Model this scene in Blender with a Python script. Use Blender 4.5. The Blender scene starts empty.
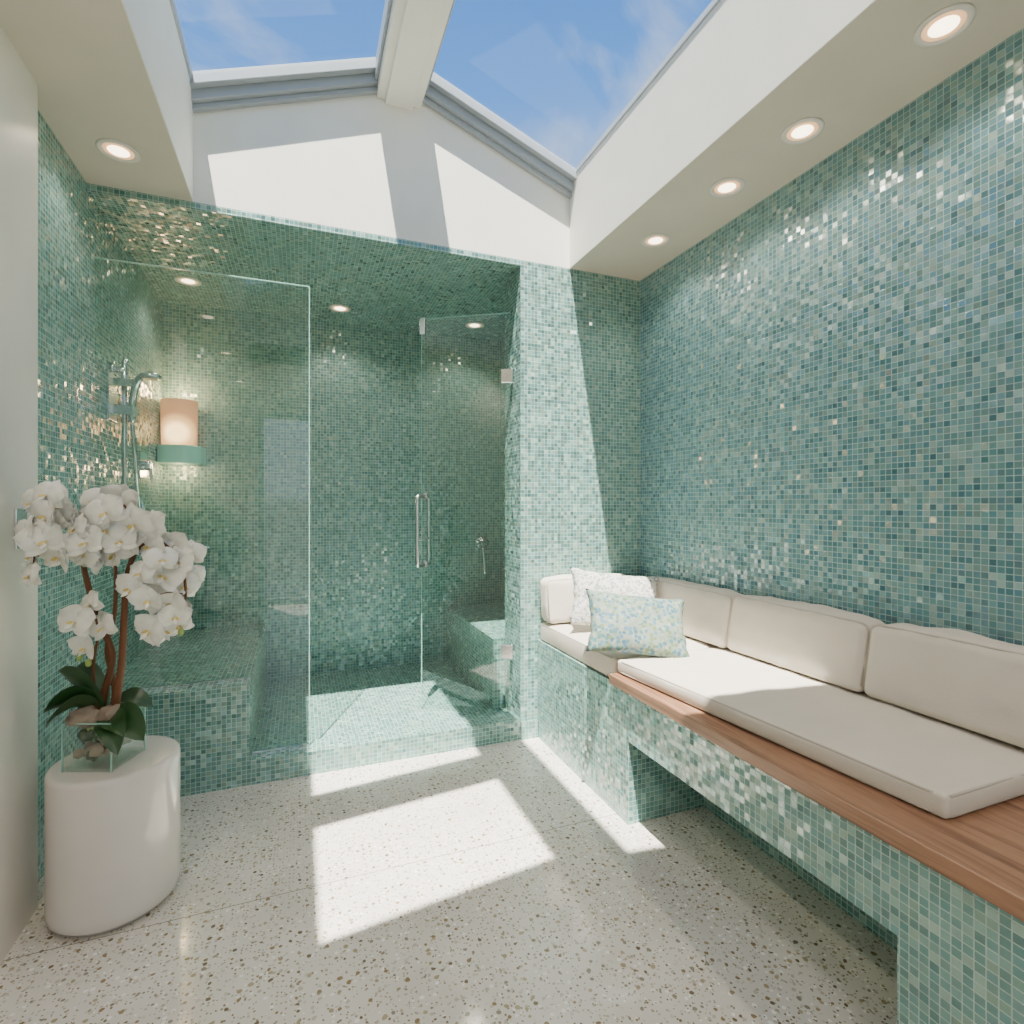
import bpy, bmesh, math, random
from mathutils import Vector, Matrix, noise
random.seed(7)
scene = bpy.context.scene
TH = math.radians(21.3)

# ------------------------------------------------------------------ helpers
def lin(r, g, b):
    def f(c):
        c /= 255.0
        return c / 12.92 if c <= 0.04045 else ((c + 0.055) / 1.055) ** 2.4
    return (f(r), f(g), f(b), 1.0)

def new_mat(name):
    m = bpy.data.materials.new(name)
    m.use_nodes = True
    nt = m.node_tree
    return m, nt, nt.nodes, nt.links, nt.nodes['Principled BSDF']

def math_node(nt, op, a, b=None, c=None):
    n = nt.nodes.new('ShaderNodeMath'); n.operation = op
    for i, v in enumerate((a, b, c)):
        if v is None: continue
        if isinstance(v, (int, float)): n.inputs[i].default_value = v
        else: nt.links.new(v, n.inputs[i])
    return n.outputs[0]

def vmath(nt, op, a, b=None, out=0):
    n = nt.nodes.new('ShaderNodeVectorMath'); n.operation = op
    for i, v in enumerate((a, b)):
        if v is None: continue
        if isinstance(v, (tuple, list)): n.inputs[i].default_value = v
        elif isinstance(v, (int, float)): n.inputs['Scale'].default_value = v
        else: nt.links.new(v, n.inputs[i])
    return n.outputs[out]

def ramp(nt, fac, stops, interp='LINEAR'):
    n = nt.nodes.new('ShaderNodeValToRGB')
    cr = n.color_ramp; cr.interpolation = interp
    while len(cr.elements) < len(stops): cr.elements.new(0.5)
    for e, (p, c) in zip(cr.elements, stops):
        e.position = p; e.color = c
    nt.links.new(fac, n.inputs[0])
    return n.outputs[0]

def mixc(nt, fac, a, b, blend='MIX'):
    n = nt.nodes.new('ShaderNodeMix'); n.data_type = 'RGBA'; n.blend_type = blend
    if isinstance(fac, (int, float)): n.inputs[0].default_value = fac
    else: nt.links.new(fac, n.inputs[0])
    for idx, v in ((6, a), (7, b)):
        if isinstance(v, tuple): n.inputs[idx].default_value = v
        else: nt.links.new(v, n.inputs[idx])
    return n.outputs[2]

# ------------------------------------------------------------------ materials
def tile_mat(name, palette, grout, pitch=0.0205):
    m, nt, N, L, bs = new_mat(name)
    tc = N.new('ShaderNodeTexCoord'); geo = N.new('ShaderNodeNewGeometry')
    p = vmath(nt, 'SCALE', tc.outputs['Object'], 1.0 / pitch)
    p = vmath(nt, 'ADD', p, (0.37, 0.413, 0.431))
    cell = vmath(nt, 'FLOOR', p)
    fr = vmath(nt, 'FRACTION', p)
    d = vmath(nt, 'ABSOLUTE', vmath(nt, 'SUBTRACT', fr, (0.5, 0.5, 0.5)))
    an = vmath(nt, 'ABSOLUTE', geo.outputs['True Normal'])
    sd = N.new('ShaderNodeSeparateXYZ'); L.new(d, sd.inputs[0])
    sn = N.new('ShaderNodeSeparateXYZ'); L.new(an, sn.inputs[0])
    vals = []
    for i in range(3):
        rel = math_node(nt, 'LESS_THAN', sn.outputs[i], 0.5)
        vals.append(math_node(nt, 'MULTIPLY', sd.outputs[i], rel))
    mx = math_node(nt, 'MAXIMUM', math_node(nt, 'MAXIMUM', vals[0], vals[1]), vals[2])
    gm = N.new('ShaderNodeMapRange'); gm.inputs[1].default_value = 0.425; gm.inputs[2].default_value = 0.455
    L.new(mx, gm.inputs[0])
    wn = N.new('ShaderNodeTexWhiteNoise'); wn.noise_dimensions = '3D'
    keep = N.new('ShaderNodeCombineXYZ')
    for i in range(3): L.new(math_node(nt, 'LESS_THAN', sn.outputs[i], 0.5), keep.inputs[i])
    cellk = vmath(nt, 'ADD', vmath(nt, 'MULTIPLY', cell, keep.outputs[0]), vmath(nt, 'SCALE', an, 3.7))
    cellk = vmath(nt, 'FLOOR', vmath(nt, 'ADD', cellk, (0.5, 0.5, 0.5)))
    L.new(cellk, wn.inputs['Vector'])
    n = len(palette)
    col = ramp(nt, wn.outputs['Value'], [(i / n, c) for i, c in enumerate(palette)], 'CONSTANT')
    nz = N.new('ShaderNodeTexNoise'); nz.inputs['Scale'].default_value = 1.3; nz.inputs['Detail'].default_value = 2
    L.new(tc.outputs['Object'], nz.inputs['Vector'])
    tone = ramp(nt, nz.outputs['Fac'], [(0.3, lin(228, 234, 232)), (0.7, lin(250, 250, 250))])
    col = mixc(nt, 1.0, col, tone, 'MULTIPLY')
    col = mixc(nt, gm.outputs[0], col, grout)
    L.new(col, bs.inputs['Base Color'])
    wn2 = N.new('ShaderNodeTexWhiteNoise'); wn2.noise_dimensions = '3D'
    L.new(vmath(nt, 'ADD', cellk, (17.0, 5.0, 9.0)), wn2.inputs['Vector'])
    rg = N.new('ShaderNodeMapRange'); rg.inputs[3].default_value = 0.08; rg.inputs[4].default_value = 0.30
    L.new(wn2.outputs['Value'], rg.inputs[0])
    rough = math_node(nt, 'MAXIMUM', rg.outputs[0], math_node(nt, 'MULTIPLY', gm.outputs[0], 0.7))
    L.new(rough, bs.inputs['Roughness'])
    jit = vmath(nt, 'SCALE', vmath(nt, 'SUBTRACT', wn2.outputs['Color'], (0.5, 0.5, 0.5)), 0.34)
    nn = vmath(nt, 'NORMALIZE', vmath(nt, 'ADD', geo.outputs['Normal'], jit))
    bp = N.new('ShaderNodeBump'); bp.inputs['Strength'].default_value = 0.3; bp.inputs['Distance'].default_value = 0.002
    L.new(math_node(nt, 'SUBTRACT', 1.0, gm.outputs[0]), bp.inputs['Height'])
    L.new(nn, bp.inputs['Normal'])
    L.new(bp.outputs[0], bs.inputs['Normal'])
    # pearly, iridescent glass lustre
    L.new(math_node(nt, 'MULTIPLY', math_node(nt, 'SUBTRACT', 1.0, gm.outputs[0]), 0.10), bs.inputs['Metallic'])
    bs.inputs['Specular IOR Level'].default_value = 1.0
    bs.inputs['Coat Weight'].default_value = 0.5
    bs.inputs['Coat Roughness'].default_value = 0.12
    L.new(nn, bs.inputs['Coat Normal'])
    irid = ramp(nt, wn2.outputs['Value'], [(0.0, (1, 1, 1, 1)), (0.5, (0.85, 1.0, 1.0, 1)), (0.8, (1.0, 0.93, 0.82, 1))])
    L.new(irid, bs.inputs['Specular Tint'])
    return m

pal_green = [lin(98,146,140), lin(106,154,147), lin(115,162,154), lin(101,149,145), lin(125,170,161), lin(136,179,168),
             lin(108,156,154), lin(119,162,151), lin(158,190,177), lin(102,151,146), lin(88,136,132), lin(138,170,154)]
pal_blue = [lin(88,135,143), lin(98,146,151), lin(108,155,159), lin(92,139,150), lin(119,165,167), lin(131,174,174),
            lin(98,146,160), lin(112,156,158), lin(154,183,180), lin(100,148,157), lin(80,125,137), lin(130,162,158)]
M_tile = tile_mat('glass_mosaic_green', pal_green, lin(166, 190, 182))
M_tileb = tile_mat('glass_mosaic_blue', pal_blue, lin(154, 180, 178))

def paint(name, col, rough=0.6, spec=0.4, bump=0.0):
    m, nt, N, L, bs = new_mat(name)
    tc = N.new('ShaderNodeTexCoord')
    nz = N.new('ShaderNodeTexNoise'); nz.inputs['Scale'].default_value = 6; nz.inputs['Detail'].default_value = 4
    L.new(tc.outputs['Object'], nz.inputs['Vector'])
    c2 = tuple(c * 0.96 for c in col[:3]) + (1,)
    L.new(ramp(nt, nz.outputs['Fac'], [(0.35, c2), (0.65, col)]), bs.inputs['Base Color'])
    bs.inputs['Roughness'].default_value = rough
    bs.inputs['Specular IOR Level'].default_value = spec
    if bump:
        nb = N.new('ShaderNodeTexNoise'); nb.inputs['Scale'].default_value = 220; nb.inputs['Detail'].default_value = 3
        L.new(tc.outputs['Object'], nb.inputs['Vector'])
        bp = N.new('ShaderNodeBump'); bp.inputs['Strength'].default_value = bump; bp.inputs['Distance'].default_value = 0.002
        L.new(nb.outputs['Fac'], bp.inputs['Height']); L.new(bp.outputs[0], bs.inputs['Normal'])
    return m

M_white = paint('plaster_white', lin(238, 237, 226), 0.55)
M_soffit = paint('plaster_ceiling', lin(208, 201, 186), 0.6)
M_wallL = paint('plaster_wall', lin(236, 230, 218), 0.25, 0.5)
M_frame = paint('skylight_frame_grey', lin(158, 166, 172), 0.35, 0.6)
M_ceramic = paint('glazed_ceramic', lin(216, 209, 202), 0.12, 0.6)
M_linen = paint('cushion_linen', lin(208, 200, 187), 0.85, 0.2, 0.35)
M_pipe = paint('cushion_piping', lin(184, 176, 163), 0.8, 0.2)
M_trim = paint('downlight_trim', lin(225, 222, 212), 0.4)
M_stem = paint('orchid_stem', lin(110, 70, 44), 0.6)
M_bark = paint('driftwood', lin(150, 134, 118), 0.9)
M_leaf = paint('orchid_leaf', lin(34, 70, 32), 0.35, 0.6)
M_bud = paint('orchid_bud', lin(150, 170, 96), 0.5)
M_lip = paint('orchid_lip', lin(226, 200, 110), 0.5)

def petal_mat():
    m, nt, N, L, bs = new_mat('orchid_petal')
    tc = N.new('ShaderNodeTexCoord')
    nz = N.new('ShaderNodeTexNoise'); nz.inputs['Scale'].default_value = 40
    L.new(tc.outputs['Object'], nz.inputs['Vector'])
    L.new(ramp(nt, nz.outputs['Fac'], [(0.3, lin(238, 235, 222)), (0.7, lin(251, 250, 242))]), bs.inputs['Base Color'])
    bs.inputs['Roughness'].default_value = 0.6
    bs.inputs['Subsurface Weight'].default_value = 0.3
    bs.inputs['Subsurface Radius'].default_value = (0.02, 0.02, 0.015)
    return m
M_petal = petal_mat()

def chrome():
    m, nt, N, L, bs = new_mat('chrome')
    bs.inputs['Base Color'].default_value = lin(225, 228, 228)
    bs.inputs['Metallic'].default_value = 1.0
    bs.inputs['Roughness'].default_value = 0.16
    return m
M_chrome = chrome()

def thin_glass(name, tint, f0=0.05, rough=0.0):
    """thin sheet: symmetric Schlick reflectance over a clear tinted transmission"""
    m, nt, N, L, bs = new_mat(name)
    N.remove(bs)
    out = N['Material Output']
    tr = N.new('ShaderNodeBsdfTransparent'); tr.inputs[0].default_value = tint
    gl = N.new('ShaderNodeBsdfGlossy'); gl.inputs['Roughness'].default_value = rough
    gl.inputs[0].default_value = (1, 1, 1, 1)
    geo = N.new('ShaderNodeNewGeometry')
    c = math_node(nt, 'ABSOLUTE', vmath(nt, 'DOT_PRODUCT', geo.outputs['Normal'], geo.outputs['Incoming'], out='Value'))
    p5 = math_node(nt, 'POWER', math_node(nt, 'SUBTRACT', 1.0, c), 5.0)
    F = math_node(nt, 'MULTIPLY_ADD', p5, 1 - f0, f0)
    mx = N.new('ShaderNodeMixShader')
    L.new(F, mx.inputs[0]); L.new(tr.outputs[0], mx.inputs[1]); L.new(gl.outputs[0], mx.inputs[2])
    L.new(mx.outputs[0], out.inputs[0])
    return m
M_glass = thin_glass('shower_glass', (0.89, 0.98, 0.94, 1), 0.085)
M_skyglass = thin_glass('skylight_glass', (0.97, 0.99, 1.0, 1), 0.02)
M_vglass = thin_glass('vase_glass', (0.93, 0.97, 0.95, 1), 0.08)

def edge_glass():
    m, nt, N, L, bs = new_mat('glass_edge')
    bs.inputs['Base Color'].default_value = lin(170, 215, 202)
    bs.inputs['Roughness'].default_value = 0.15
    bs.inputs['Alpha'].default_value = 0.7
    return m
M_gedge = edge_glass()

def frosted_green():
    m, nt, N, L, bs = new_mat('green_cast_glass')
    bs.inputs['Base Color'].default_value = lin(165, 230, 212)
    bs.inputs['Roughness'].default_value = 0.2
    bs.inputs['Subsurface Weight'].default_value = 0.4
    bs.inputs['Subsurface Radius'].default_value = (0.03, 0.05, 0.05)
    bs.inputs['Coat Weight'].default_value = 0.6
    return m
M_cast = frosted_green()

def emis(name, col, s, base=(0.8, 0.8, 0.8, 1)):
    m, nt, N, L, bs = new_mat(name)
    bs.inputs['Base Color'].default_value = base
    bs.inputs['Emission Color'].default_value = col
    bs.inputs['Emission Strength'].default_value = s
    return m
M_lamp = emis('downlight_bulb', (1.0, 0.80, 0.55, 1), 7.0)
M_refl = emis('downlight_reflector', (1.0, 0.55, 0.26, 1), 1.2, lin(230, 190, 150))

def candle_mat():
    m, nt, N, L, bs = new_mat('candle_shade_glow')
    tc = N.new('ShaderNodeTexCoord'); 
    dv = vmath(nt, 'DISTANCE', tc.outputs['Object'], (-0.725, 3.95, 1.755), out='Value')
    mr = N.new('ShaderNodeMapRange'); mr.inputs[1].default_value = 0.05; mr.inputs[2].default_value = 0.25
    L.new(dv, mr.inputs[0])
    c = ramp(nt, mr.outputs[0], [(0.0, (5.0, 3.0, 1.3, 1)), (0.16, (2.4, 1.2, 0.45, 1)), (0.4, (0.85, 0.37, 0.15, 1)), (1.0, (0.50, 0.22, 0.10, 1))])
    L.new(c, bs.inputs['Emission Color'])
    bs.inputs['Emission Strength'].default_value = 1.0
    bs.inputs['Base Color'].default_value = lin(165, 125, 95)
    return m
M_candle = candle_mat()

def wood_mat():
    m, nt, N, L, bs = new_mat('teak_wood')
    tc = N.new('ShaderNodeTexCoord'); mp = N.new('ShaderNodeMapping')
    mp.inputs['Scale'].default_value = (22, 1.1, 22)
    L.new(tc.outputs['Object'], mp.inputs[0])
    nz = N.new('ShaderNodeTexNoise'); nz.inputs['Scale'].default_value = 1.6; nz.inputs['Detail'].default_value = 8
    nz.inputs['Roughness'].default_value = 0.65; nz.inputs['Distortion'].default_value = 0.6
    L.new(mp.outputs[0], nz.inputs['Vector'])
    c = ramp(nt, nz.outputs['Fac'], [(0.25, lin(84, 56, 40)), (0.42, lin(124, 88, 66)), (0.58, lin(160, 121, 94)), (0.75, lin(106, 74, 54))])
    L.new(c, bs.inputs['Base Color'])
    bs.inputs['Roughness'].default_value = 0.36
    bp = N.new('ShaderNodeBump'); bp.inputs['Strength'].default_value = 0.1; bp.inputs['Distance'].default_value = 0.002
    L.new(nz.outputs['Fac'], bp.inputs['Height']); L.new(bp.outputs[0], bs.inputs['Normal'])
    return m
M_wood = wood_mat()

def terrazzo():
    m, nt, N, L, bs = new_mat('terrazzo')
    tc = N.new('ShaderNodeTexCoord')
    nz = N.new('ShaderNodeTexNoise'); nz.inputs['Scale'].default_value = 40; nz.inputs['Detail'].default_value = 2
    L.new(tc.outputs['Object'], nz.inputs['Vector'])
    dist = vmath(nt, 'SCALE', vmath(nt, 'SUBTRACT', nz.outputs['Color'], (0.5, 0.5, 0.5)), 0.010)
    p = vmath(nt, 'ADD', tc.outputs['Object'], dist)
    nb = N.new('ShaderNodeTexNoise'); nb.inputs['Scale'].default_value = 2.2; nb.inputs['Detail'].default_value = 5
    L.new(tc.outputs['Object'], nb.inputs['Vector'])
    col = ramp(nt, nb.outputs['Fac'], [(0.3, lin(204, 198, 188)), (0.7, lin(226, 221, 212))])
    def chips(scale, rmax, rmin, cols, col, dens, off=0.0):
        v = N.new('ShaderNodeTexVoronoi'); v.voronoi_dimensions = '2D'
        v.inputs['Scale'].default_value = scale
        L.new(vmath(nt, 'ADD', p, (off, off*0.7, 0.0)), v.inputs['Vector'])
        sp = N.new('ShaderNodeSeparateColor'); L.new(v.outputs['Color'], sp.inputs[0])
        thr = N.new('ShaderNodeMapRange')
        thr.inputs[1].default_value = 1 - dens; thr.inputs[2].default_value = 1
        thr.inputs[3].default_value = rmin; thr.inputs[4].default_value = rmax
        L.new(sp.outputs[0], thr.inputs[0])
        on = math_node(nt, 'GREATER_THAN', sp.outputs[0], 1 - dens)
        mk = math_node(nt, 'MULTIPLY', math_node(nt, 'LESS_THAN', v.outputs['Distance'], thr.outputs[0]), on)
        cc = ramp(nt, sp.outputs[1], [(i / len(cols), c) for i, c in enumerate(cols)], 'CONSTANT')
        return mixc(nt, mk, col, cc)
    col = chips(60, 0.36, 0.14, [lin(238,236,230), lin(196,190,178), lin(214,208,198), lin(184,176,162)], col, 0.6)
    col = chips(90, 0.30, 0.12, [lin(150,138,116), lin(174,164,142), lin(128,116,98)], col, 0.34, 3.1)
    col = chips(40, 0.28, 0.07, [lin(142,122,92), lin(162,148,120), lin(118,104,84), lin(174,158,128), lin(144,136,120)], col, 0.50, 1.7)
    sx = N.new('ShaderNodeSeparateXYZ'); L.new(tc.outputs['Object'], sx.inputs[0])
    j = math_node(nt, 'LESS_THAN', math_node(nt, 'ABSOLUTE', math_node(nt, 'SUBTRACT', sx.outputs[1], 1.97)), 0.0016)
    col = mixc(nt, j, col, lin(130, 122, 110))
    L.new(col, bs.inputs['Base Color'])
    bs.inputs['Roughness'].default_value = 0.10
    bs.inputs['Specular IOR Level'].default_value = 0.6
    return m
M_terr = terrazzo()

def pillow_mat(name, cols, scale, basec):
    m, nt, N, L, bs = new_mat(name)
    tc = N.new('ShaderNodeTexCoord')
    v = N.new('ShaderNodeTexVoronoi'); v.inputs['Scale'].default_value = scale
    L.new(tc.outputs['Object'], v.inputs['Vector'])
    sp = N.new('ShaderNodeSeparateColor'); L.new(v.outputs['Color'], sp.inputs[0])
    c = ramp(nt, sp.outputs[0], [(i / len(cols), q) for i, q in enumerate(cols)], 'CONSTANT')
    edge = math_node(nt, 'GREATER_THAN', v.outputs['Distance'], 0.56)
    L.new(mixc(nt, edge, c, basec), bs.inputs['Base Color'])
    bs.inputs['Roughness'].default_value = 0.75
    return m
M_pilA = pillow_mat('pillow_mosaic_print', [lin(70,110,118), lin(112,132,108), lin(56,96,114), lin(128,142,128), lin(100,118,80), lin(78,114,134), lin(138,146,136), lin(68,108,106)], 62, lin(120,134,122))
M_pilB = pillow_mat('pillow_speckle_print', [lin(200,197,190), lin(152,156,154), lin(212,209,202), lin(124,138,142), lin(186,179,168), lin(142,160,166), lin(172,167,156)], 72, lin(204,201,192))

# ------------------------------------------------------------------ mesh builder
class MB:
    def __init__(s, name, mats, parent=None, smooth=False):
        s.name, s.mats, s.parent, s.smooth = name, mats, parent, smooth
        s.bm = bmesh.new()
    def box(s, x0, x1, y0, y1, z0, z1, mi=0):
        return s.hexa([(x0,y0,z0),(x1,y0,z0),(x1,y1,z0),(x0,y1,z0),(x0,y0,z1),(x1,y0,z1),(x1,y1,z1),(x0,y1,z1)], mi)
    def hexa(s, P, mi=0):
        v = [s.bm.verts.new(p) for p in P]
        for f in ((0,3,2,1),(4,5,6,7),(0,1,5,4),(1,2,6,5),(2,3,7,6),(3,0,4,7)):
            fc = s.bm.faces.new([v[i] for i in f]); fc.material_index = mi
        return v
    def prism(s, pts, axis, a, b, mi=0):
        """extrude 2D polygon; axis 'Y': pts are (x,z); axis 'Z': pts are (x,y)"""
        def mk(p, t): return (p[0], t, p[1]) if axis == 'Y' else (p[0], p[1], t)
        A = [s.bm.verts.new(mk(p, a)) for p in pts]; B = [s.bm.verts.new(mk(p, b)) for p in pts]
        n = len(pts)
        fs = [s.bm.faces.new(A), s.bm.faces.new(B[::-1])]
        for i in range(n):
            fs.append(s.bm.faces.new([A[i], B[i], B[(i+1) % n], A[(i+1) % n]]))
        for f in fs: f.material_index = mi
    def lathe(s, prof, c, seg=40, mi=0, axis='Z', arc=None):
        rings = []
        for r, h in prof:
            ring = []
            for i in range(seg):
                a = 2 * math.pi * i / seg
                if axis == 'Z': p = (c[0] + r*math.cos(a), c[1] + r*math.sin(a), c[2] + h)
                elif axis == 'Y': p = (c[0] + r*math.cos(a), c[1] + h, c[2] + r*math.sin(a))
                else: p = (c[0] + h, c[1] + r*math.cos(a), c[2] + r*math.sin(a))
                ring.append(s.bm.verts.new(p))
            rings.append(ring)
        for k in range(len(rings) - 1):
            for i in range(seg):
                f = s.bm.faces.new([rings[k][i], rings[k][(i+1) % seg], rings[k+1][(i+1) % seg], rings[k+1][i]])
                f.material_index = mi; f.smooth = True
        for ring in (rings[0], rings[-1]):
            try:
                f = s.bm.faces.new(ring); f.material_index = mi
            except Exception: pass
    def tube(s, pts, r, seg=10, mi=0):
        pts = [Vector(p) for p in pts]
        rr = r if isinstance(r, (list, tuple)) else [r] * len(pts)
        rings = []
        up = Vector((0.123, 0.21, 1)).normalized()
        for i, p in enumerate(pts):
            t = (pts[min(i+1, len(pts)-1)] - pts[max(i-1, 0)]).normalized()
            if abs(t.dot(up)) > 0.97: u = t.cross(Vector((1, 0.1, 0))).normalized()
            else: u = t.cross(up).normalized()
            if rings and pu.dot(u) < 0: u = -u
            if rings:
                u = (pu - t * pu.dot(t)).normalized()
            pu = u
            w = t.cross(u).normalized()
            rings.append([s.bm.verts.new(p + rr[i]*(math.cos(2*math.pi*k/seg)*u + math.sin(2*math.pi*k/seg)*w)) for k in range(seg)])
        for a in range(len(rings)-1):
            for k in range(seg):
                f = s.bm.faces.new([rings[a][k], rings[a][(k+1) % seg], rings[a+1][(k+1) % seg], rings[a+1][k]])
                f.material_index = mi; f.smooth = True
        for ring in (rings[0], rings[-1]):
            f = s.bm.faces.new(ring); f.material_index = mi
    def done(s, bevel=0.0, seg=2):
        bmesh.ops.recalc_face_normals(s.bm, faces=s.bm.faces[:])
        me = bpy.data.meshes.new(s.name); s.bm.to_mesh(me); s.bm.free()
        if s.smooth:
            for p in me.polygons: p.use_smooth = True
        for m in s.mats: me.materials.append(m)
        ob = bpy.data.objects.new(s.name, me)
        scene.collection.objects.link(ob)
        if s.parent: ob.parent = s.parent
        if bevel:
            b = ob.modifiers.new('bev', 'BEVEL'); b.width = bevel; b.segments = seg; b.limit_method = 'ANGLE'
        return ob

def empty(name, loc=(0,0,0), rz=0):
    e = bpy.data.objects.new(name, None); e.location = loc; e.rotation_euler = (0, 0, rz)
    e.empty_display_size = 0.1
    scene.collection.objects.link(e); return e

def spline(pts, n=8):
    """Catmull-Rom resample"""
    P = [Vector(p) for p in pts]; P = [P[0]*2-P[1]] + P + [P[-1]*2-P[-2]]
    out = []
    for i in range(1, len(P)-2):
        for k in range(n):
            t = k / n
            a, b, c, d = P[i-1], P[i], P[i+1], P[i+2]
            out.append(0.5*((2*b)+(c-a)*t+(2*a-5*b+4*c-d)*t*t+(-a+3*b-3*c+d)*t*t*t))
    out.append(P[-2]); return out

# ------------------------------------------------------------------ dimensions
XL, XR = -0.84, 1.92
YF, YS = 2.79, 4.15       # tile front plane, shower back wall
ZC = 2.66
YN = -1.9                 # wall behind the camera
XS0, XS1 = -0.45, 1.446   # skylight well
XJ = 1.14                 # shower opening right jamb
XI = 1.52                 # shower inner right wall

# floor
b = MB('floor', [M_terr]); b.box(XL-0.1, XR+0.1, YN-0.1, YF+0.02, -0.1, 0.0); b.done()
b = MB('floor_shower', [M_tile]); b.box(XL, XI, YF+0.02, YS, -0.1, 0.085); b.done()
# walls
b = MB('wall_left', [M_tile]); b.box(XL-0.12, XL, 2.19, YS+0.1, -0.1, 2.72, 0); b.done()
b = MB('wall_entry', [M_wallL]); b.box(XL-0.12, -0.79, YN-0.1, 2.19, -0.1, 2.659, 0); b.done()
b = MB('wall_right', [M_tileb]); b.box(XR, XR+0.12, YN-0.1, YF, -0.1, 2.70); b.done()
b = MB('wall_shower_end', [M_tile]); b.box(XL, XI+0.12, YS, YS+0.12, -0.1, 2.72); b.done()
b = MB('wall_shower_side', [M_tile]); b.box(XI, XI+0.12, 3.04, YS, -0.1, 2.72); b.done()
b = MB('wall_partition', [M_tile]); b.box(XJ, XR+0.12, YF, 3.04, -0.1, ZC); b.done()
b = MB('ceiling_shower', [M_tile]); b.box(XL, XJ, YF, 3.04, 2.63, ZC); b.box(XL, XI, 3.04, YS, 2.63, 2.72); b.done()
b = MB('wall_door_side', [M_wallL]); b.box(XL, -0.5, YN-0.12, YN, 0, 2.659); b.done()
b = MB('wall_bench_side', [M_wallL]); b.box(1.5, XR, YN-0.12, YN, 0, 2.659); b.done()
b = MB('wall_door_header', [M_wallL]); b.box(-0.5, 1.5, YN-0.12, YN, 2.5, 2.659); b.done()
b = MB('door_fill_unseen', [M_frame, M_skyglass])  # unseen glass door, added to let sky light fill the room
for x in (-0.5, 0.47, 1.44): b.box(x, x+0.06, YN-0.09, YN-0.03, 0, 2.5)
b.box(-0.44, 1.44, YN-0.09, YN-0.03, 0, 0.08); b.box(-0.44, 1.44, YN-0.09, YN-0.03, 2.42, 2.5)
v = [b.bm.verts.new(p) for p in ((-0.44,YN-0.06,0.08),(1.44,YN-0.06,0.08),(1.44,YN-0.06,2.42),(-0.44,YN-0.06,2.42))]
b.bm.faces.new(v).material_index = 1
b.done()
b = MB('shower_curb', [M_tile])
b.box(-0.219, XJ-0.001, YF, YF+0.14, 0, 0.11); b.box(XJ, 1.239, YF-0.012, YF-0.001, 0, 0.10); b.done()
b = MB('shower_bench_seat', [M_tile])
b.box(XL+0.001, -0.22, YF, YS-0.001, 0.0, 0.47); b.done()
b = MB('shower_ledge', [M_tile]); b.box(1.07, XI-0.001, 3.06, YS-0.001, 0.08, 0.50); b.done()

# ceiling + skylight well
def zs(x):
    h = (XS1 - XS0) / 2
    return 3.08 + 0.36 * (1 - abs(x - XM) / h)
XM = (XS0 + XS1) / 2
b = MB('ceiling', [M_soffit])
Y0S = 0.18
b.box(XS1, XR+0.1, YN-0.1, YF, ZC, 2.80, 0)
b.box(XL-0.1, XS0, YN-0.1, YF, ZC, 2.80, 0)
b.box(XS0, XS1, YN-0.1, Y0S, ZC, 2.80, 0)
b.done()
b = MB('wall_skylight_well', [M_white])
b.box(XS1-0.003, XS1+0.1, Y0S-0.1, YF+0.1, ZC+0.001, 3.165); b.box(XS0-0.1, XS0+0.003, Y0S-0.1, YF+0.1, ZC+0.001, 3.15)
for (ya, yb) in ((YF, YF+0.1), (Y0S-0.1, Y0S)):
    b.prism([(XS0, ZC), (XS1, ZC), (XS1, zs(XS1)), (XM, zs(XM)), (XS0, zs(XS0))], 'Y', ya, yb)
b.done()

# skylight
b = MB('window_1', [M_frame, M_skyglass, M_white])
def slopebox(x0, x1, y0, y1, dz0, dz1, mi):
    P = []
    for dz in (dz0, dz1):
        for (x, y) in ((x0,y0),(x1,y0),(x1,y1),(x0,y1)):
            P.append((x, y, zs(x)+dz))
    b.hexa(P, mi)
RB = 0.358
for (xa, xb, sgn) in ((XS0, RB, -1), (0.58, XS1, 1)):
    rails = [(2.735, 2.98), (1.22, 1.46), (0.05, 0.58)] if sgn < 0 else [(2.735, 2.98), (0.05, 0.50)]
    for (ya, yb) in rails:
        slopebox(xa-0.12 if sgn < 0 else xa, xb if sgn < 0 else xb+0.12, ya, yb, 0.0, 0.10, 0)
    slopebox(xa, xb, 2.700, 2.735, 0.045, 0.10, 0)
    slopebox(xa, xb, 2.76, 2.79, -0.025, 0.0, 0)
    if sgn < 0:
        slopebox(-0.60, XS0+0.012, 0.05, 2.98, 0.066, 0.11, 0)
        slopebox(RB-0.016, RB, 0.05, 2.98, 0.01, 0.10, 0)
    else:
        slopebox(XS1-0.008, XS1+0.15, 0.05, 2.98, 0.078, 0.11, 0)
        slopebox(0.58, 0.605, 0.05, 2.98, 0.01, 0.10, 0)
    v = [b.bm.verts.new((x, y, zs(x)+0.085)) for (x, y) in ((xa, 0.3), (xb, 0.3), (xb, 2.735), (xa, 2.735))]
    b.bm.faces.new(v).material_index = 1
b.box(RB, 0.58, 0.05, 2.98, 3.350, 3.58, 2)
b.box(0.40, 0.535, 0.05, 2.98, 3.328, 3.351, 2)
b.done(0.003, 1)

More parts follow.
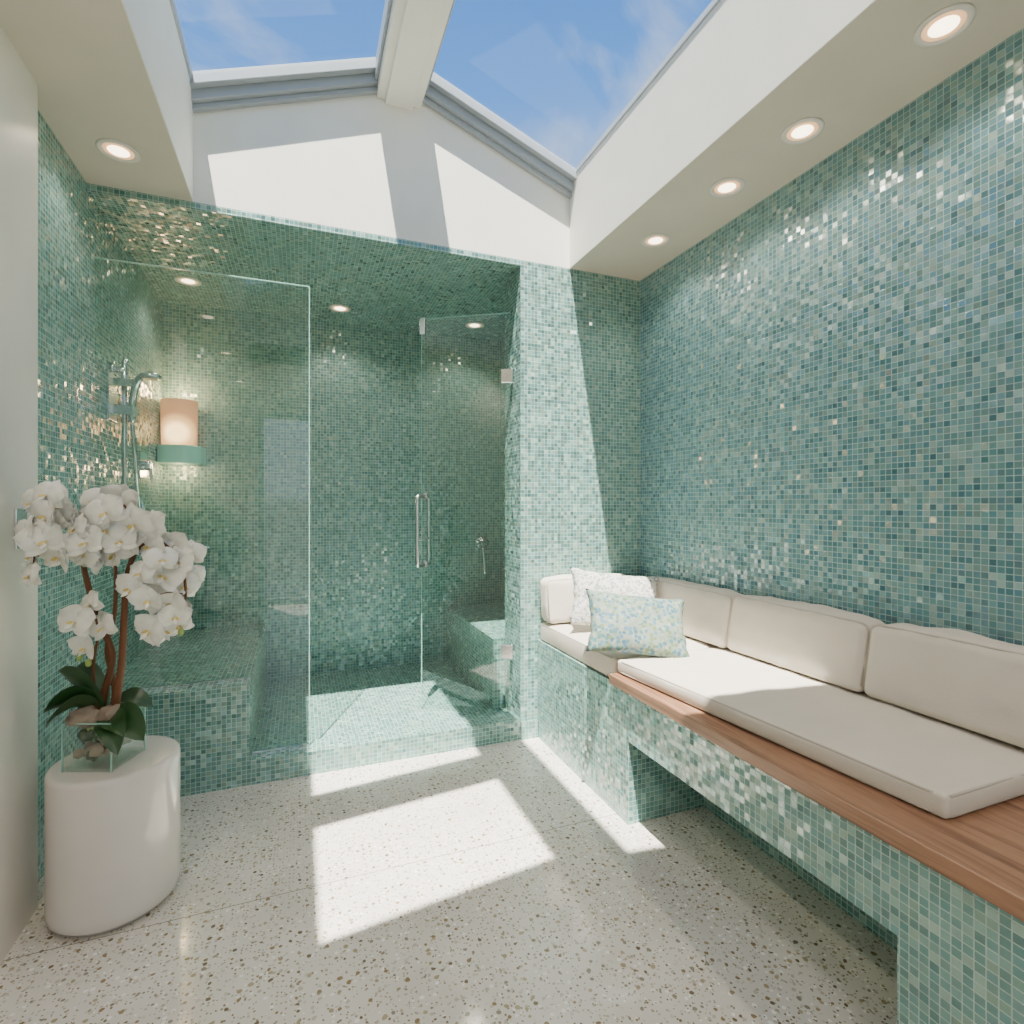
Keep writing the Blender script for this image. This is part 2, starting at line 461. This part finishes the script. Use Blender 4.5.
# ------------------------------------------------------------------ downlights
def downlight(x, y, z, power, ang=130, r=0.055):
    e = empty('recessed_downlight', (x, y, z))
    m = MB('trim_ring', [M_trim, M_lamp, M_refl], e)
    m.lathe([(r+0.015, -0.0005), (r+0.015, -0.004), (r+0.008, -0.007), (r, -0.006), (r-0.004, -0.002)], (0, 0, 0), 40, 0)
    m.lathe([(r-0.002, -0.0022), (r*0.68, -0.0030)], (0, 0, 0), 40, 2)
    m.lathe([(0.001, -0.0042), (r*0.66, -0.0036)], (0, 0, 0), 40, 1)
    m.done()
    ld = bpy.data.lights.new('bulb', 'SPOT'); ld.energy = power; ld.color = (1.0, 0.87, 0.72)
    ld.spot_size = math.radians(ang); ld.spot_blend = 0.6; ld.shadow_soft_size = 0.05
    lo = bpy.data.objects.new('bulb', ld); lo.location = (0, 0, -0.03); lo.parent = e
    scene.collection.objects.link(lo)
for y in (0.99, 1.455, 1.83, 2.33): downlight(1.70, y, ZC, 8.5)
for y in (0.35, -0.4, -1.2): downlight(1.70, y, ZC, 14)  # out of view, added to continue the row as fill light
downlight(-0.65, 2.49, ZC, 9)
for y in (1.3, 0.3, -0.9): downlight(-0.62, y, ZC, 20)  # unseen left-side lamps, added to brighten the room
for y in (-0.5, -1.3): downlight(0.5, y, ZC, 34)  # extra fill lamps added behind the camera
downlight(-0.62, 3.70, 2.63, 9); downlight(0.25, 3.84, 2.63, 11); downlight(1.2, 3.84, 2.63, 10)

# ------------------------------------------------------------------ shower glass
e = empty('shower_screen')
m = MB('glass_panel', [M_glass, M_gedge], e)
y = 2.875
pts = [(-0.838, 0.474), (-0.216, 0.474), (-0.216, 0.113), (0.04, 0.113), (0.04, 2.38), (-0.838, 2.38)]
v = [m.bm.verts.new((p[0], y, p[1])) for p in pts]; f = m.bm.faces.new(v)
m.box(0.040, 0.044, y-0.006, y+0.006, 0.113, 2.384, 1)
m.box(-0.838, 0.044, y-0.006, y+0.006, 2.380, 2.384, 1)
m.done()
m = MB('bottom_channel', [M_chrome], e)
m.box(-0.214, 0.04, y-0.008, y+0.008, 0.111, 0.120); m.box(-0.838, -0.222, y-0.008, y+0.008, 0.471, 0.480)
m.done()

H = Vector((1.128, 2.90)); F = Vector((0.674, 3.20)); D = (F-H).normalized(); Wd = (F-H).length
e = empty('glass_shower_door', (H.x, H.y, 0), math.atan2(D.y, D.x))
m = MB('door_pane', [M_glass, M_gedge], e)
v = [m.bm.verts.new(p) for p in ((0.01,0,0.125),(Wd,0,0.125),(Wd,0,2.40),(0.01,0,2.40))]; m.bm.faces.new(v)
m.box(Wd, Wd+0.004, -0.005, 0.005, 0.125, 2.404, 1); m.box(0.01, Wd, -0.005, 0.005, 2.40, 2.404, 1)
m.done()
m = MB('pull_handle', [M_chrome], e)
hx = Wd-0.015
for sg, off in ((1, 0.11), (-1, -0.07)):
    m.tube(spline([(hx, 0.0, 0.95), (hx, off*0.7, 0.95), (hx, off, 0.97), (hx, off, 1.15), (hx, off, 1.33), (hx, off*0.7, 1.35), (hx, 0.0, 1.35)], 6), 0.013, 10)
    m.lathe([(0.019, 0), (0.019, 0.006*sg)], (hx, 0, 0.95), 16, 0, 'Y'); m.lathe([(0.019, 0), (0.019, 0.006*sg)], (hx, 0, 1.35), 16, 0, 'Y')
m.tube([(hx, -0.07, 1.10), (hx, 0.11, 1.10)], 0.009)
m.done()
m = MB('hinges', [M_chrome], e)
for z in (0.42, 2.0):
    m.box(-0.010, 0.06, -0.012, 0.012, z, z+0.08)
    m.tube([(0.0, 0.0, z-0.005), (0.0, 0.0, z+0.085)], 0.010)
m.box(Wd-0.02, Wd+0.012, -0.012, 0.012, 2.31, 2.41)
m.done(0.002, 1)

# hand shower on left wall
e = empty('hand_shower')
m = MB('rail_and_head', [M_chrome], e)
x = XL
m.tube([(x+0.05, 3.12, 1.30), (x+0.05, 3.12, 2.0)], 0.013)
for z in (1.34, 1.95):
    m.tube([(x, 3.12, z), (x+0.06, 3.12, z)], 0.016); m.lathe([(0.034, 0), (0.034, 0.012)], (x, 3.12, z), 20, 0, 'X')
m.box(x+0.005, x+0.11, 3.06, 3.10, 1.865, 1.90); m.box(x+0.005, x+0.10, 3.06, 3.14, 1.73, 1.775)
m.box(x, x+0.012, 3.03, 3.15, 1.70, 1.93)
m.tube(spline([(x+0.08, 3.12, 1.70), (x+0.09, 3.10, 1.82), (x+0.12, 3.07, 1.90), (x+0.16, 3.05, 1.92)], 6), 0.017)
m.lathe([(0.015, 0.03), (0.05, 0.012), (0.052, 0.0), (0.03, -0.006)], (x+0.175, 3.04, 1.905), 24, 0)
m.tube(spline([(x+0.08, 3.12, 1.70), (x+0.085, 3.16, 1.5), (x+0.075, 3.26, 1.30), (x+0.06, 3.38, 1.20), (x+0.05, 3.45, 1.28), (x+0.02, 3.46, 1.38)], 8), 0.010)
m.lathe([(0.028, 0), (0.028, 0.03)], (x, 3.46, 1.38), 20, 0, 'X')
m.box(x, x+0.012, 3.56, 3.70, 1.45, 1.60); m.lathe([(0.03, 0.01), (0.028, 0.05)], (x, 3.63, 1.525), 24, 0, 'X')
m.tube([(x+0.045, 3.63, 1.525), (x+0.05, 3.63, 1.44)], 0.008)
m.done(0.002, 1)
e = empty('grab_bar')
m = MB('bar', [M_chrome], e)
m.tube(spline([(XL+0.10, YS, 1.02), (XL+0.10, YS-0.06, 1.02), (XL+0.12, YS-0.07, 1.02), (XL+0.25, YS-0.07, 1.02), (XL+0.28, YS-0.06, 1.02), (XL+0.28, YS, 1.02)], 4), 0.011)
m.done()
e = empty('shower_valve')
m = MB('valve_body', [M_chrome], e)
m.lathe([(0.05, 0), (0.05, -0.012), (0.03, -0.02), (0.028, -0.06)], (1.36, YS, 1.0), 24, 0, 'Y')
m.tube([(1.36, YS-0.055, 1.0), (1.28, YS-0.07, 1.02)], 0.012)
m.tube(spline([(1.36, YS-0.02, 0.98), (1.35, YS-0.07, 0.92), (1.36, YS-0.08, 0.75), (1.40, YS-0.02, 0.72), (1.40, YS, 0.72)], 6), 0.013)
m.done()

# candle sconce on cast-glass shelf
e = empty('candle_sconce')
cx, cy = -0.725, YS-0.115
m = MB('shelf_block', [M_cast], e)
pts = [(-0.838, YS)] + [(-0.838, YS-0.06)] + [(cx + 0.145*math.cos(a), cy + 0.02 + 0.12*math.sin(a)) for a in [math.pi*(1.15+0.7*k/10) for k in range(11)]] + [(-0.585, YS-0.03), (-0.585, YS)]
pts = [(max(p[0], -0.838), p[1]) for p in pts]
m.prism(pts, 'Z', 1.565, 1.68); m.done(0.006, 2)
m = MB('frosted_shade', [M_candle], e)
m.lathe([(0.095, 1.682), (0.100, 1.69), (0.104, 1.965), (0.101, 1.97), (0.098, 1.965), (0.094, 1.70), (0.001, 1.695)], (cx, cy, 0), 40, 0); m.done()
m = MB('shelf_bracket', [M_chrome], e); m.box(-0.80, -0.62, YS-0.10, YS, 1.555, 1.565); m.done()
for zz, en in ((2.03, 4.5), (1.52, 2.5)):
    ld = bpy.data.lights.new('candle_light', 'POINT'); ld.energy = en; ld.color = (1, 0.58, 0.3); ld.shadow_soft_size = 0.04
    lo = bpy.data.objects.new('candle_light', ld); lo.location = (cx, cy, zz); lo.parent = e; scene.collection.objects.link(lo)

# ------------------------------------------------------------------ built-in bench
g = 0.002
b = MB('tiled_bench', [M_tile])
b.box(1.24, XR-g, 1.883, YF-g, 0, 0.545); b.box(1.24, XR-g, -0.7, 1.883, 0.34, 0.545)
b.box(1.62, XR-g, 0.816, 1.883, 0, 0.34); b.box(1.24, XR-g, -0.7, 0.816, 0, 0.34)
b.done()
b = MB('wood_bench_top', [M_wood])
b.prism([(1.215, -0.7), (XR-g, -0.7), (XR-g, 1.99), (1.215, 1.99)], 'Z', 0.546, 0.588); b.done(0.004, 2)

def rbox(name, quad, z0, z1, r, puff, mat, parent=None, nx=30, ny=30, nz=6, wr=0.004, seed=0, tops=None):
    """cushion: rounded, puffed box over footprint quad (4 xy corners, ccw)."""
    bm = bmesh.new()
    q = [Vector((p[0], p[1])) for p in quad]
    Lx = (q[1]-q[0]).length; Ly = (q[3]-q[0]).length; Lz = z1-z0
    vd = {}
    def spaced(i, n, Ln):
        e_ = min(3, n//2-1)
        if i <= e_: return r*1.15*i/e_
        if i >= n-e_: return Ln - r*1.15*(n-i)/e_
        return r*1.15 + (Ln-2.3*r)*(i-e_)/(n-2*e_)
    def vert(i, j, k):
        key = (i, j, k)
        if key in vd: return vd[key]
        p = Vector((spaced(i, nx, Lx), spaced(j, ny, Ly), spaced(k, nz, Lz)))
        inn = Vector((min(max(p.x, r), Lx-r), min(max(p.y, r), Ly-r), min(max(p.z, r), Lz-r)))
        d = p-inn
        if d.length > 1e-6: p = inn + d.normalized()*r
        u, v, w = 2*p.x/Lx-1, 2*p.y/Ly-1, 2*p.z/Lz-1
        fu, fv, fw = (1-u**4), (1-v**4), (1-w**2)
        p.z += puff*fu*fv*(1 if k > nz/2 else 0)*(abs(w))
        p.x += 0.5*puff*fv*fw*(1 if i > nx/2 else -1)*abs(u)
        p.y += 0.5*puff*fu*fw*(1 if j > ny/2 else -1)*abs(v)
        s = p.x/Lx; t = p.y/Ly
        xy = (q[0]*(1-s)+q[1]*s)*(1-t) + (q[3]*(1-s)+q[2]*s)*t
        P = Vector((xy.x, xy.y, z0+p.z))
        if k > 0:
            nn = noise.noise(Vector((P.x*9+seed, P.y*9, P.z*9)))*wr + noise.noise(Vector((P.x*26+seed, P.y*20, P.z*26)))*wr*0.35
            cr = math.sin(P.y*70 + 4*noise.noise(Vector((P.y*6, P.z*8, seed))))*max(0, abs(w)-0.55)*wr*0.5 if Lz > 0.15 else 0
            P.z += nn; P.x += nn*0.5 + cr
        vd[key] = bm.verts.new(P); return vd[key]
    def face(a, b_, c, d_):
        try: bm.faces.new([vert(*a), vert(*b_), vert(*c), vert(*d_)])
        except Exception: pass
    for i in range(nx):
        for j in range(ny):
            for k in (0, nz): face((i,j,k),(i+1,j,k),(i+1,j+1,k),(i,j+1,k))
    for i in range(nx):
        for k in range(nz):
            for j in (0, ny): face((i,j,k),(i+1,j,k),(i+1,j,k+1),(i,j,k+1))
    for j in range(ny):
        for k in range(nz):
            for i in (0, nx): face((i,j,k),(i,j+1,k),(i,j+1,k+1),(i,j,k+1))
    bmesh.ops.recalc_face_normals(bm, faces=bm.faces[:])
    me = bpy.data.meshes.new(name); bm.to_mesh(me); bm.free()
    for p in me.polygons: p.use_smooth = True
    me.materials.append(mat)
    ob = bpy.data.objects.new(name, me); scene.collection.objects.link(ob)
    if parent: ob.parent = parent
    return ob

def piping(name, pts, parent, r=0.0045):
    m = MB(name, [M_pipe], parent, True)
    m.tube([Vector(p) for p in pts] + [Vector(pts[0]), ], r, 8); return m.done()

def seat(quad, z0, z1, seed):
    e = empty('seat_cushion')
    rbox('cushion_body', quad, z0, z1, 0.013, 0.010, M_linen, e, 28, 44, 8, 0.004, seed)
    q = [Vector((p[0], p[1])) for p in quad]
    for z in (z0+0.008, z1-0.006):
        pts = []
        for i in range(4):
            a, b2 = q[i], q[(i+1) % 4]
            for t in (0.03, 0.3, 0.5, 0.7, 0.97):
                p = a.lerp(b2, t); dirn = (b2-a).normalized(); nrm = Vector((dirn.y, -dirn.x))
                p = p - nrm*0.002
                pts.append((p.x, p.y, z))
        piping('piping', pts, e, 0.0035)
    return e
seat([(1.350, 0.78), (1.90, 0.78), (1.90, 1.985), (1.250, 1.985)], 0.589, 0.648, 1.0)
seat([(1.250, 2.0), (1.90, 2.0), (1.90, 2.775), (1.250, 2.775)], 0.547, 0.644, 5.0)

def backc(x0, x1, y0, y1, z0, z1, lean, seed, axis='X'):
    """upright back cushion leaning on a wall"""
    e = empty('back_cushion')
    nx_, ny_ = (14, 60) if axis == 'X' else (40, 14)
    ob = rbox('cushion_body', [(x0, y0), (x1, y0), (x1, y1), (x0, y1)], z0, z1, 0.026, 0.014, M_linen, e, nx_, ny_, 18, 0.009, seed)
    for v in ob.data.vertices:
        t = (v.co.z - z0)/(z1-z0)
        if axis == 'X': v.co.x += lean*(t-1)
        else: v.co.y += lean*(t-1)
    m = MB('piping', [M_pipe], e, True)
    rr = 0.026
    if axis == 'X':
        X = lambda z: x0 + lean*((z-z0)/(z1-z0)-1) + 0.010
        loop = [(y0+0.003, z0+rr), (y0+0.003, z1-rr), (y0+rr*0.35, z1-rr*0.3), (y0+rr, z1), (y1-rr, z1), (y1-rr*0.35, z1-rr*0.3), (y1-0.003, z1-rr), (y1-0.003, z0+rr)]
        pts = [(X(z), yy, z) for yy, z in loop]
    else:
        Yf = lambda z: y0 + lean*((z-z0)/(z1-z0)-1) + 0.010
        loop = [(x0+0.003, z0+rr), (x0+0.003, z1-rr), (x0+rr*0.35, z1-rr*0.3), (x0+rr, z1), (x1-rr, z1), (x1-rr*0.35, z1-rr*0.3), (x1-0.003, z1-rr), (x1-0.003, z0+rr)]
        pts = [(xx, Yf(z), z) for xx, z in loop]
    m.tube(pts, 0.0035, 8); m.done()
    return e
backc(1.79, 1.905, 0.62, 1.268, 0.662, 0.900, 0.045, 2.0)
backc(1.79, 1.905, 1.275, 1.895, 0.662, 0.895, 0.045, 8.0)
backc(1.79, 1.905, 1.903, 2.60, 0.658, 0.89, 0.045, 14.0)
backc(1.245, 1.78, 2.665, 2.78, 0.658, 0.89, 0.03, 21.0, 'Y')

def pillow(name, w, h, T, mat, loc, rot, seed):
    bm = bmesh.new(); n = 28
    def P(i, j, s):
        u, v = 2*i/n-1, 2*j/n-1
        x = w/2*u*(1-0.10*(1-v*v)*abs(u)**2) ; z = h/2*v*(1-0.10*(1-u*u)*abs(v)**2)
        t = T*((1-u**2)*(1-v**2))**0.42
        t *= 1 + 0.22*noise.noise(Vector((u*2+seed, v*2, s)))
        x += 0.008*noise.noise(Vector((v*4, seed, 1))); z += 0.008*noise.noise(Vector((u*4, seed, 2)))
        return Vector((x, s*t, z))
    grids = []
    for s in (-1, 1):
        gvs = {}
        for i in range(n+1):
            for j in range(n+1):
                if s == 1 and (i in (0, n) or j in (0, n)): gvs[i, j] = grids[0][i, j]
                else: gvs[i, j] = bm.verts.new(P(i, j, s))
        grids.append(gvs)
        for i in range(n):
            for j in range(n): bm.faces.new([gvs[i,j], gvs[i+1,j], gvs[i+1,j+1], gvs[i,j+1]])
    bmesh.ops.recalc_face_normals(bm, faces=bm.faces[:])
    me = bpy.data.meshes.new(name); bm.to_mesh(me); bm.free()
    for p in me.polygons: p.use_smooth = True
    me.materials.append(mat)
    ob = bpy.data.objects.new(name, me); scene.collection.objects.link(ob)
    ob.location = loc; ob.rotation_euler = rot
    return ob
pillow('throw_pillow', 0.46, 0.29, 0.06, M_pilA, (1.37, 2.01, 0.778), (math.radians(-34), math.radians(7), math.radians(-18)), 3)
pillow('throw_pillow', 0.50, 0.30, 0.055, M_pilB, (1.53, 2.44, 0.805), (math.radians(-20), math.radians(7), math.radians(-12)), 9)

# ------------------------------------------------------------------ drum side table
b = MB('drum_side_table', [M_ceramic, M_soffit], None, False)
px, py = -0.563, 2.135
b.lathe([(0.150, 0.0), (0.150, 0.016), (0.171, 0.018), (0.178, 0.026), (0.180, 0.05), (0.180, 0.455), (0.178, 0.465), (0.172, 0.4705), (0.162, 0.4715), (0.002, 0.4715)], (px, py, 0), 72, 0)
b.done()
# switch plate on white wall
b = MB('wall_switch_plate', [M_chrome, M_trim])
b.box(-0.79, -0.782, 2.03, 2.10, 1.17, 1.29, 0); b.box(-0.782, -0.776, 2.05, 2.08, 1.205, 1.255, 1); b.done(0.002, 2)

# ------------------------------------------------------------------ orchid
RX, RY = -0.588, 2.115
root = empty('potted_orchid', (RX, RY, 0), -TH)
m = MB('glass_vase', [M_vglass, M_gedge], root)
a, z0, z1 = 0.076, 0.473, 0.62
for (P0, P1) in (((-a,-a),(a,-a)), ((a,-a),(a,a)), ((a,a),(-a,a)), ((-a,a),(-a,-a))):
    v = [m.bm.verts.new(p) for p in ((P0[0],P0[1],z0),(P1[0],P1[1],z0),(P1[0],P1[1],z1),(P0[0],P0[1],z1))]; m.bm.faces.new(v)
m.box(-a, a, -a, a, z0, z0+0.010, 0)
for (xa, xb, ya, yb) in ((-a, a, -a, -a+0.005), (-a, a, a-0.005, a), (-a, -a+0.005, -a, a), (a-0.005, a, -a, a)):
    m.box(xa, xb, ya, yb, z1, z1+0.003, 1)
for sx in (-1, 1):
    for sy in (-1, 1): m.box(sx*a-0.002, sx*a+0.002, sy*a-0.002, sy*a+0.002, z0, z1, 1)
m.done()

def blob(m, c, r, mi, seed, sub=3, amp=0.35, sq=(1, 1, 1)):
    res = bmesh.ops.create_icosphere(m.bm, subdivisions=sub, radius=1)
    for v in res['verts']:
        n = v.co.normalized(); k = 1 + amp*noise.noise(n*2.2 + Vector((seed, 0, 0)))
        v.co = Vector(c) + Vector((n.x*sq[0], n.y*sq[1], n.z*sq[2]))*r*k
        for f in v.link_faces: f.material_index = mi; f.smooth = True
m = MB('moss_and_driftwood', [M_bark, M_leaf, M_bud], root)
for i in range(40):
    blob(m, (random.uniform(-0.05, 0.05), random.uniform(-0.05, 0.05), random.uniform(0.503, 0.61)), random.uniform(0.014, 0.024), random.choice((0, 0, 0, 2, 1)), i)
blob(m, (-0.035, -0.03, 0.63), 0.042, 0, 40, 3, 0.6, (1.2, 1, 0.7)); blob(m, (0.035, -0.01, 0.63), 0.04, 0, 47, 3, 0.6, (1, 1, 0.8))
m.done()

stA = spline([(0.005, 0, 0.56), (0.0, -0.01, 0.67), (0.045, -0.03, 0.82), (0.02, -0.06, 0.95), (0.0, -0.08, 1.08), (-0.01, -0.09, 1.18), (-0.03, -0.11, 1.26), (-0.06, -0.14, 1.29), (-0.085, -0.17, 1.25), (-0.075, -0.17, 1.17)], 8)
stB = spline([(0.02, 0, 0.56), (0.045, -0.01, 0.68), (0.075, -0.03, 0.80), (0.09, -0.04, 0.95), (0.10, -0.04, 1.08), (0.14, -0.04, 1.17), (0.20, -0.03, 1.18), (0.25, -0.01, 1.11), (0.26, 0.0, 1.0), (0.23, 0.0, 0.93)], 8)
stC = spline([(0.0, 0.01, 0.56), (0.03, 0.0, 0.70), (0.02, -0.02, 0.84), (0.06, -0.04, 0.96), (0.07, -0.05, 1.1), (0.06, -0.05, 1.24), (0.10, -0.06, 1.3), (0.15, -0.08, 1.24)], 8)
stD = spline([(-0.01, 0.0, 0.56), (-0.01, -0.03, 0.7), (0.0, -0.05, 0.8), (0.03, -0.07, 0.9), (0.03, -0.09, 0.99)], 8)
m = MB('flower_stems', [M_stem], root)
def taper(st, r0, r1): return [r0 + (r1-r0)*(i/len(st)) for i in range(len(st))]
m.tube(stA, taper(stA, 0.012, 0.0025)); m.tube(stB, taper(stB, 0.013, 0.0025)); m.tube(stC, taper(stC, 0.009, 0.0025)); m.tube(stD, taper(stD, 0.007, 0.0025))
allst = stA[30:]+stB[30:]+stC[28:]+stD[14:]

blooms = [(-0.085,-0.16,1.31),(-0.05,-0.11,1.28),(0.03,-0.07,1.31),(0.085,-0.05,1.32),(0.157,-0.09,1.247),(0.03,-0.15,1.23),
 (-0.043,-0.17,1.21),(0.089,-0.11,1.224),(0.0,-0.17,1.153),(0.043,-0.13,1.158),(0.08,-0.07,1.153),(0.173,-0.03,1.17),
 (0.218,0.01,1.16),(0.245,-0.01,1.115),(0.168,-0.07,1.09),(0.211,-0.03,1.076),(0.245,0.01,1.04),(0.19,-0.07,1.01),
 (0.225,-0.01,0.99),(0.23,-0.01,0.945),(0.17,-0.03,0.905),(0.027,-0.09,0.997),(0.05,-0.07,0.924),(-0.003,-0.11,0.948),(-0.004,-0.07,0.86),
 (0.0,-0.12,1.25),(0.12,-0.10,1.19),(-0.02,-0.19,1.27),(0.22,-0.06,1.13),(0.13,-0.06,1.04),(0.06,-0.1,1.27),(-0.07,-0.18,1.15),
 (-0.085,-0.20,1.22),(-0.03,-0.18,1.33),(-0.05,-0.21,1.10),(-0.02,-0.2,1.2),(0.1,-0.13,1.28),(0.06,-0.15,1.19)]
extra = []
for c in blooms[:21] + blooms[25:30]:
    extra.append((c[0]+random.uniform(-0.03, 0.03), c[1]+random.uniform(0.02, 0.06), c[2]+random.uniform(-0.035, 0.02)))
blooms = blooms + [q for q in extra if q[0] > -0.06]
bmB = MB('blooms', [M_petal, M_lip, M_bud], root)
def petal(M, ang, L, W, cup, mi=0, tilt=0.25, ruff=0.0):
    n, k = 7, 6
    vs = {}
    for i in range(n+1):
        t = i/n
        wid = W*math.sin(math.pi*(0.08+0.92*t)**0.85)**0.7 if t < 1 else 0.0
        wid = max(wid, 0.0008)
        for j in range(k+1):
            q = 2*j/k-1
            r = L*t
            lx, ly = q*wid/2, r
            lz = tilt*r - cup*(t*t)*L + 0.10*W*(1-q*q) + ruff*math.sin(9*q+5*t)*L*0.04
            x = lx*math.cos(ang)-ly*math.sin(ang); y_ = lx*math.sin(ang)+ly*math.cos(ang)
            vs[i, j] = bmB.bm.verts.new(M @ Vector((x, y_, lz)))
    for i in range(n):
        for j in range(k):
            f = bmB.bm.faces.new([vs[i,j], vs[i,j+1], vs[i+1,j+1], vs[i+1,j]]); f.material_index = mi; f.smooth = True
for idx, c in enumerate(blooms):
    c = Vector(c)
    # keep flowers clear of the entry wall
    wx = RX + c.x*math.cos(TH) + c.y*math.sin(TH)
    if wx < -0.728: c.x += (-0.728-wx)/math.cos(TH)
    out = (c - Vector((0.09, 0.06, c.z-0.02))).normalized()
    d = (out*0.55 + Vector((random.uniform(-.55,.55), -0.7, random.uniform(-.4,.45)))).normalized()
    z = d; xax = Vector((0,0,1)).cross(z).normalized(); yax = z.cross(xax)
    R = Matrix((xax, yax, z)).transposed().to_4x4()
    R = Matrix.Translation(c) @ R @ Matrix.Rotation(random.uniform(-.6,.6), 4, 'Z')
    s = random.uniform(0.82, 1.15)*0.058
    if wx < -0.70: s = min(s, 0.054)
    cu = random.uniform(-0.15, 0.5)
    for a_ in (0, 2.2, -2.2): petal(R, a_, s*0.98, s*0.72, cu, 0, 0.16, 0.8)
    R2 = R @ Matrix.Translation((0, 0, 0.003))
    for a_ in (1.22, -1.22): petal(R2, a_, s*1.0, s*1.25, cu-0.05, 0, 0.28, 1.6)
    R3 = R @ Matrix.Translation((0, -0.004, 0.006))
    petal(R3, math.pi, s*0.42, s*0.28, -0.3, 0, 0.7); petal(R3, math.pi-0.9, s*0.26, s*0.18, 0, 1, 1.0); petal(R3, math.pi+0.9, s*0.26, s*0.18, 0, 1, 1.0)
    blob(bmB, R @ Vector((0, 0.002, 0.008)), 0.004, 0, idx, 1, 0)
    near = min(allst, key=lambda q: (q-c).length)
    m.tube(spline([near, (near+c)/2+Vector((0, 0, 0.012)), c], 4), 0.0016, 6)
for c in ((-0.075,-0.19,1.12),(-0.07,-0.18,1.095),(-0.02,-0.08,0.83),(0.0,-0.07,0.81),(0.245,0.0,0.89),(-0.08,-0.17,1.15)):
    blob(bmB, c, 0.011, 2, c[0]*50, 2, 0.1, (0.8, 0.8, 1.2))
m.done(); bmB.done()

m = MB('leaves', [M_leaf], root)
def leaf(base, tip, W, arch, side=0.0):
    B, T_ = Vector(base), Vector(tip); n, k = 12, 6
    ax = (T_-B); hz = Vector((ax.x, ax.y, 0))
    sd = Vector((-hz.y, hz.x, 0)).normalized() if hz.length > 1e-4 else Vector((1,0,0))
    vs = {}
    for i in range(n+1):
        t = i/n; w = W*(math.sin(math.pi*min(1, 0.12+0.88*t))**0.6) if t < 1 else 0.001
        for j in range(k+1):
            q = 2*j/k-1
            p = B + ax*t + Vector((0,0,arch*4*t*(1-t))) + sd*q*w/2 + Vector((0,0,1))*abs(q)**1.5*w*0.22 + Vector((0,0,side*q*w))
            vs[i,j] = m.bm.verts.new(p)
    for i in range(n):
        for j in range(k):
            f = m.bm.faces.new([vs[i,j], vs[i,j+1], vs[i+1,j+1], vs[i+1,j]]); f.smooth = True
leaf((0, 0, 0.63), (-0.115, -0.10, 0.665), 0.085, 0.035, 0.5)
leaf((0, -0.01, 0.64), (-0.075, -0.09, 0.79), 0.10, 0.01, 0.4)
leaf((0, 0.01, 0.64), (-0.10, -0.02, 0.75), 0.09, 0.03, -0.4)
leaf((0.01, -0.03, 0.62), (0.20, -0.11, 0.585), 0.085, 0.02, 0.3)
leaf((0.02, -0.03, 0.61), (0.15, -0.15, 0.560), 0.075, 0.03, 0.3)
leaf((0.01, 0.0, 0.625), (0.13, 0.04, 0.63), 0.07, 0.03, 0.3)
leaf((-0.01, -0.01, 0.64), (-0.10, -0.12, 0.62), 0.07, 0.04, 0.4)
m.done()

# ------------------------------------------------------------------ light
sd = bpy.data.lights.new('sun', 'SUN'); sd.energy = 25; sd.angle = math.radians(0.6); sd.color = (1.0, 0.94, 0.84)
so = bpy.data.objects.new('sun', sd); scene.collection.objects.link(so)
so.location = (0, -3, 8)
so.rotation_euler = Vector((0.155, 0.355, -1)).to_track_quat('-Z', 'Y').to_euler()

w = bpy.data.worlds.new('sky'); scene.world = w; w.use_nodes = True
nt = w.node_tree; N = nt.nodes; L = nt.links
bg = N['Background']
tc = N.new('ShaderNodeTexCoord')
sx = N.new('ShaderNodeSeparateXYZ'); L.new(tc.outputs['Generated'], sx.inputs[0])
base = ramp(nt, sx.outputs[2], [(0.0, (0.50, 0.47, 0.42, 1)), (0.02, (0.80, 0.86, 0.95, 1)), (0.35, (0.42, 0.63, 0.92, 1)), (0.6, (0.10, 0.31, 0.80, 1)), (0.8, (0.045, 0.195, 0.62, 1)), (1.0, (0.04, 0.17, 0.54, 1))])
mp = N.new('ShaderNodeMapping'); mp.inputs['Scale'].default_value = (1.2, 3.2, 2.0); mp.inputs['Rotation'].default_value = (0.3, 0.2, 0.7)
L.new(tc.outputs['Generated'], mp.inputs[0])
cn = N.new('ShaderNodeTexNoise'); cn.inputs['Scale'].default_value = 1.7; cn.inputs['Detail'].default_value = 7; cn.inputs['Roughness'].default_value = 0.55; cn.inputs['Distortion'].default_value = 0.7
L.new(mp.outputs[0], cn.inputs['Vector'])
cm = N.new('ShaderNodeMapRange'); cm.inputs[1].default_value = 0.50; cm.inputs[2].default_value = 0.80; cm.inputs[4].default_value = 0.75
L.new(cn.outputs['Fac'], cm.inputs[0])
L.new(mixc(nt, cm.outputs[0], base, (0.85, 0.92, 1.0, 1)), bg.inputs[0])
bg.inputs[1].default_value = 1.55

# ------------------------------------------------------------------ camera
cd = bpy.data.cameras.new('camera'); cd.sensor_width = 36; cd.lens = 543/1024*36
cd.shift_y = -7/1024; cd.clip_start = 0.02
co = bpy.data.objects.new('camera', cd); scene.collection.objects.link(co)
co.location = (0, 0, 1.3); co.rotation_euler = (math.radians(90), 0, -TH)
scene.camera = co
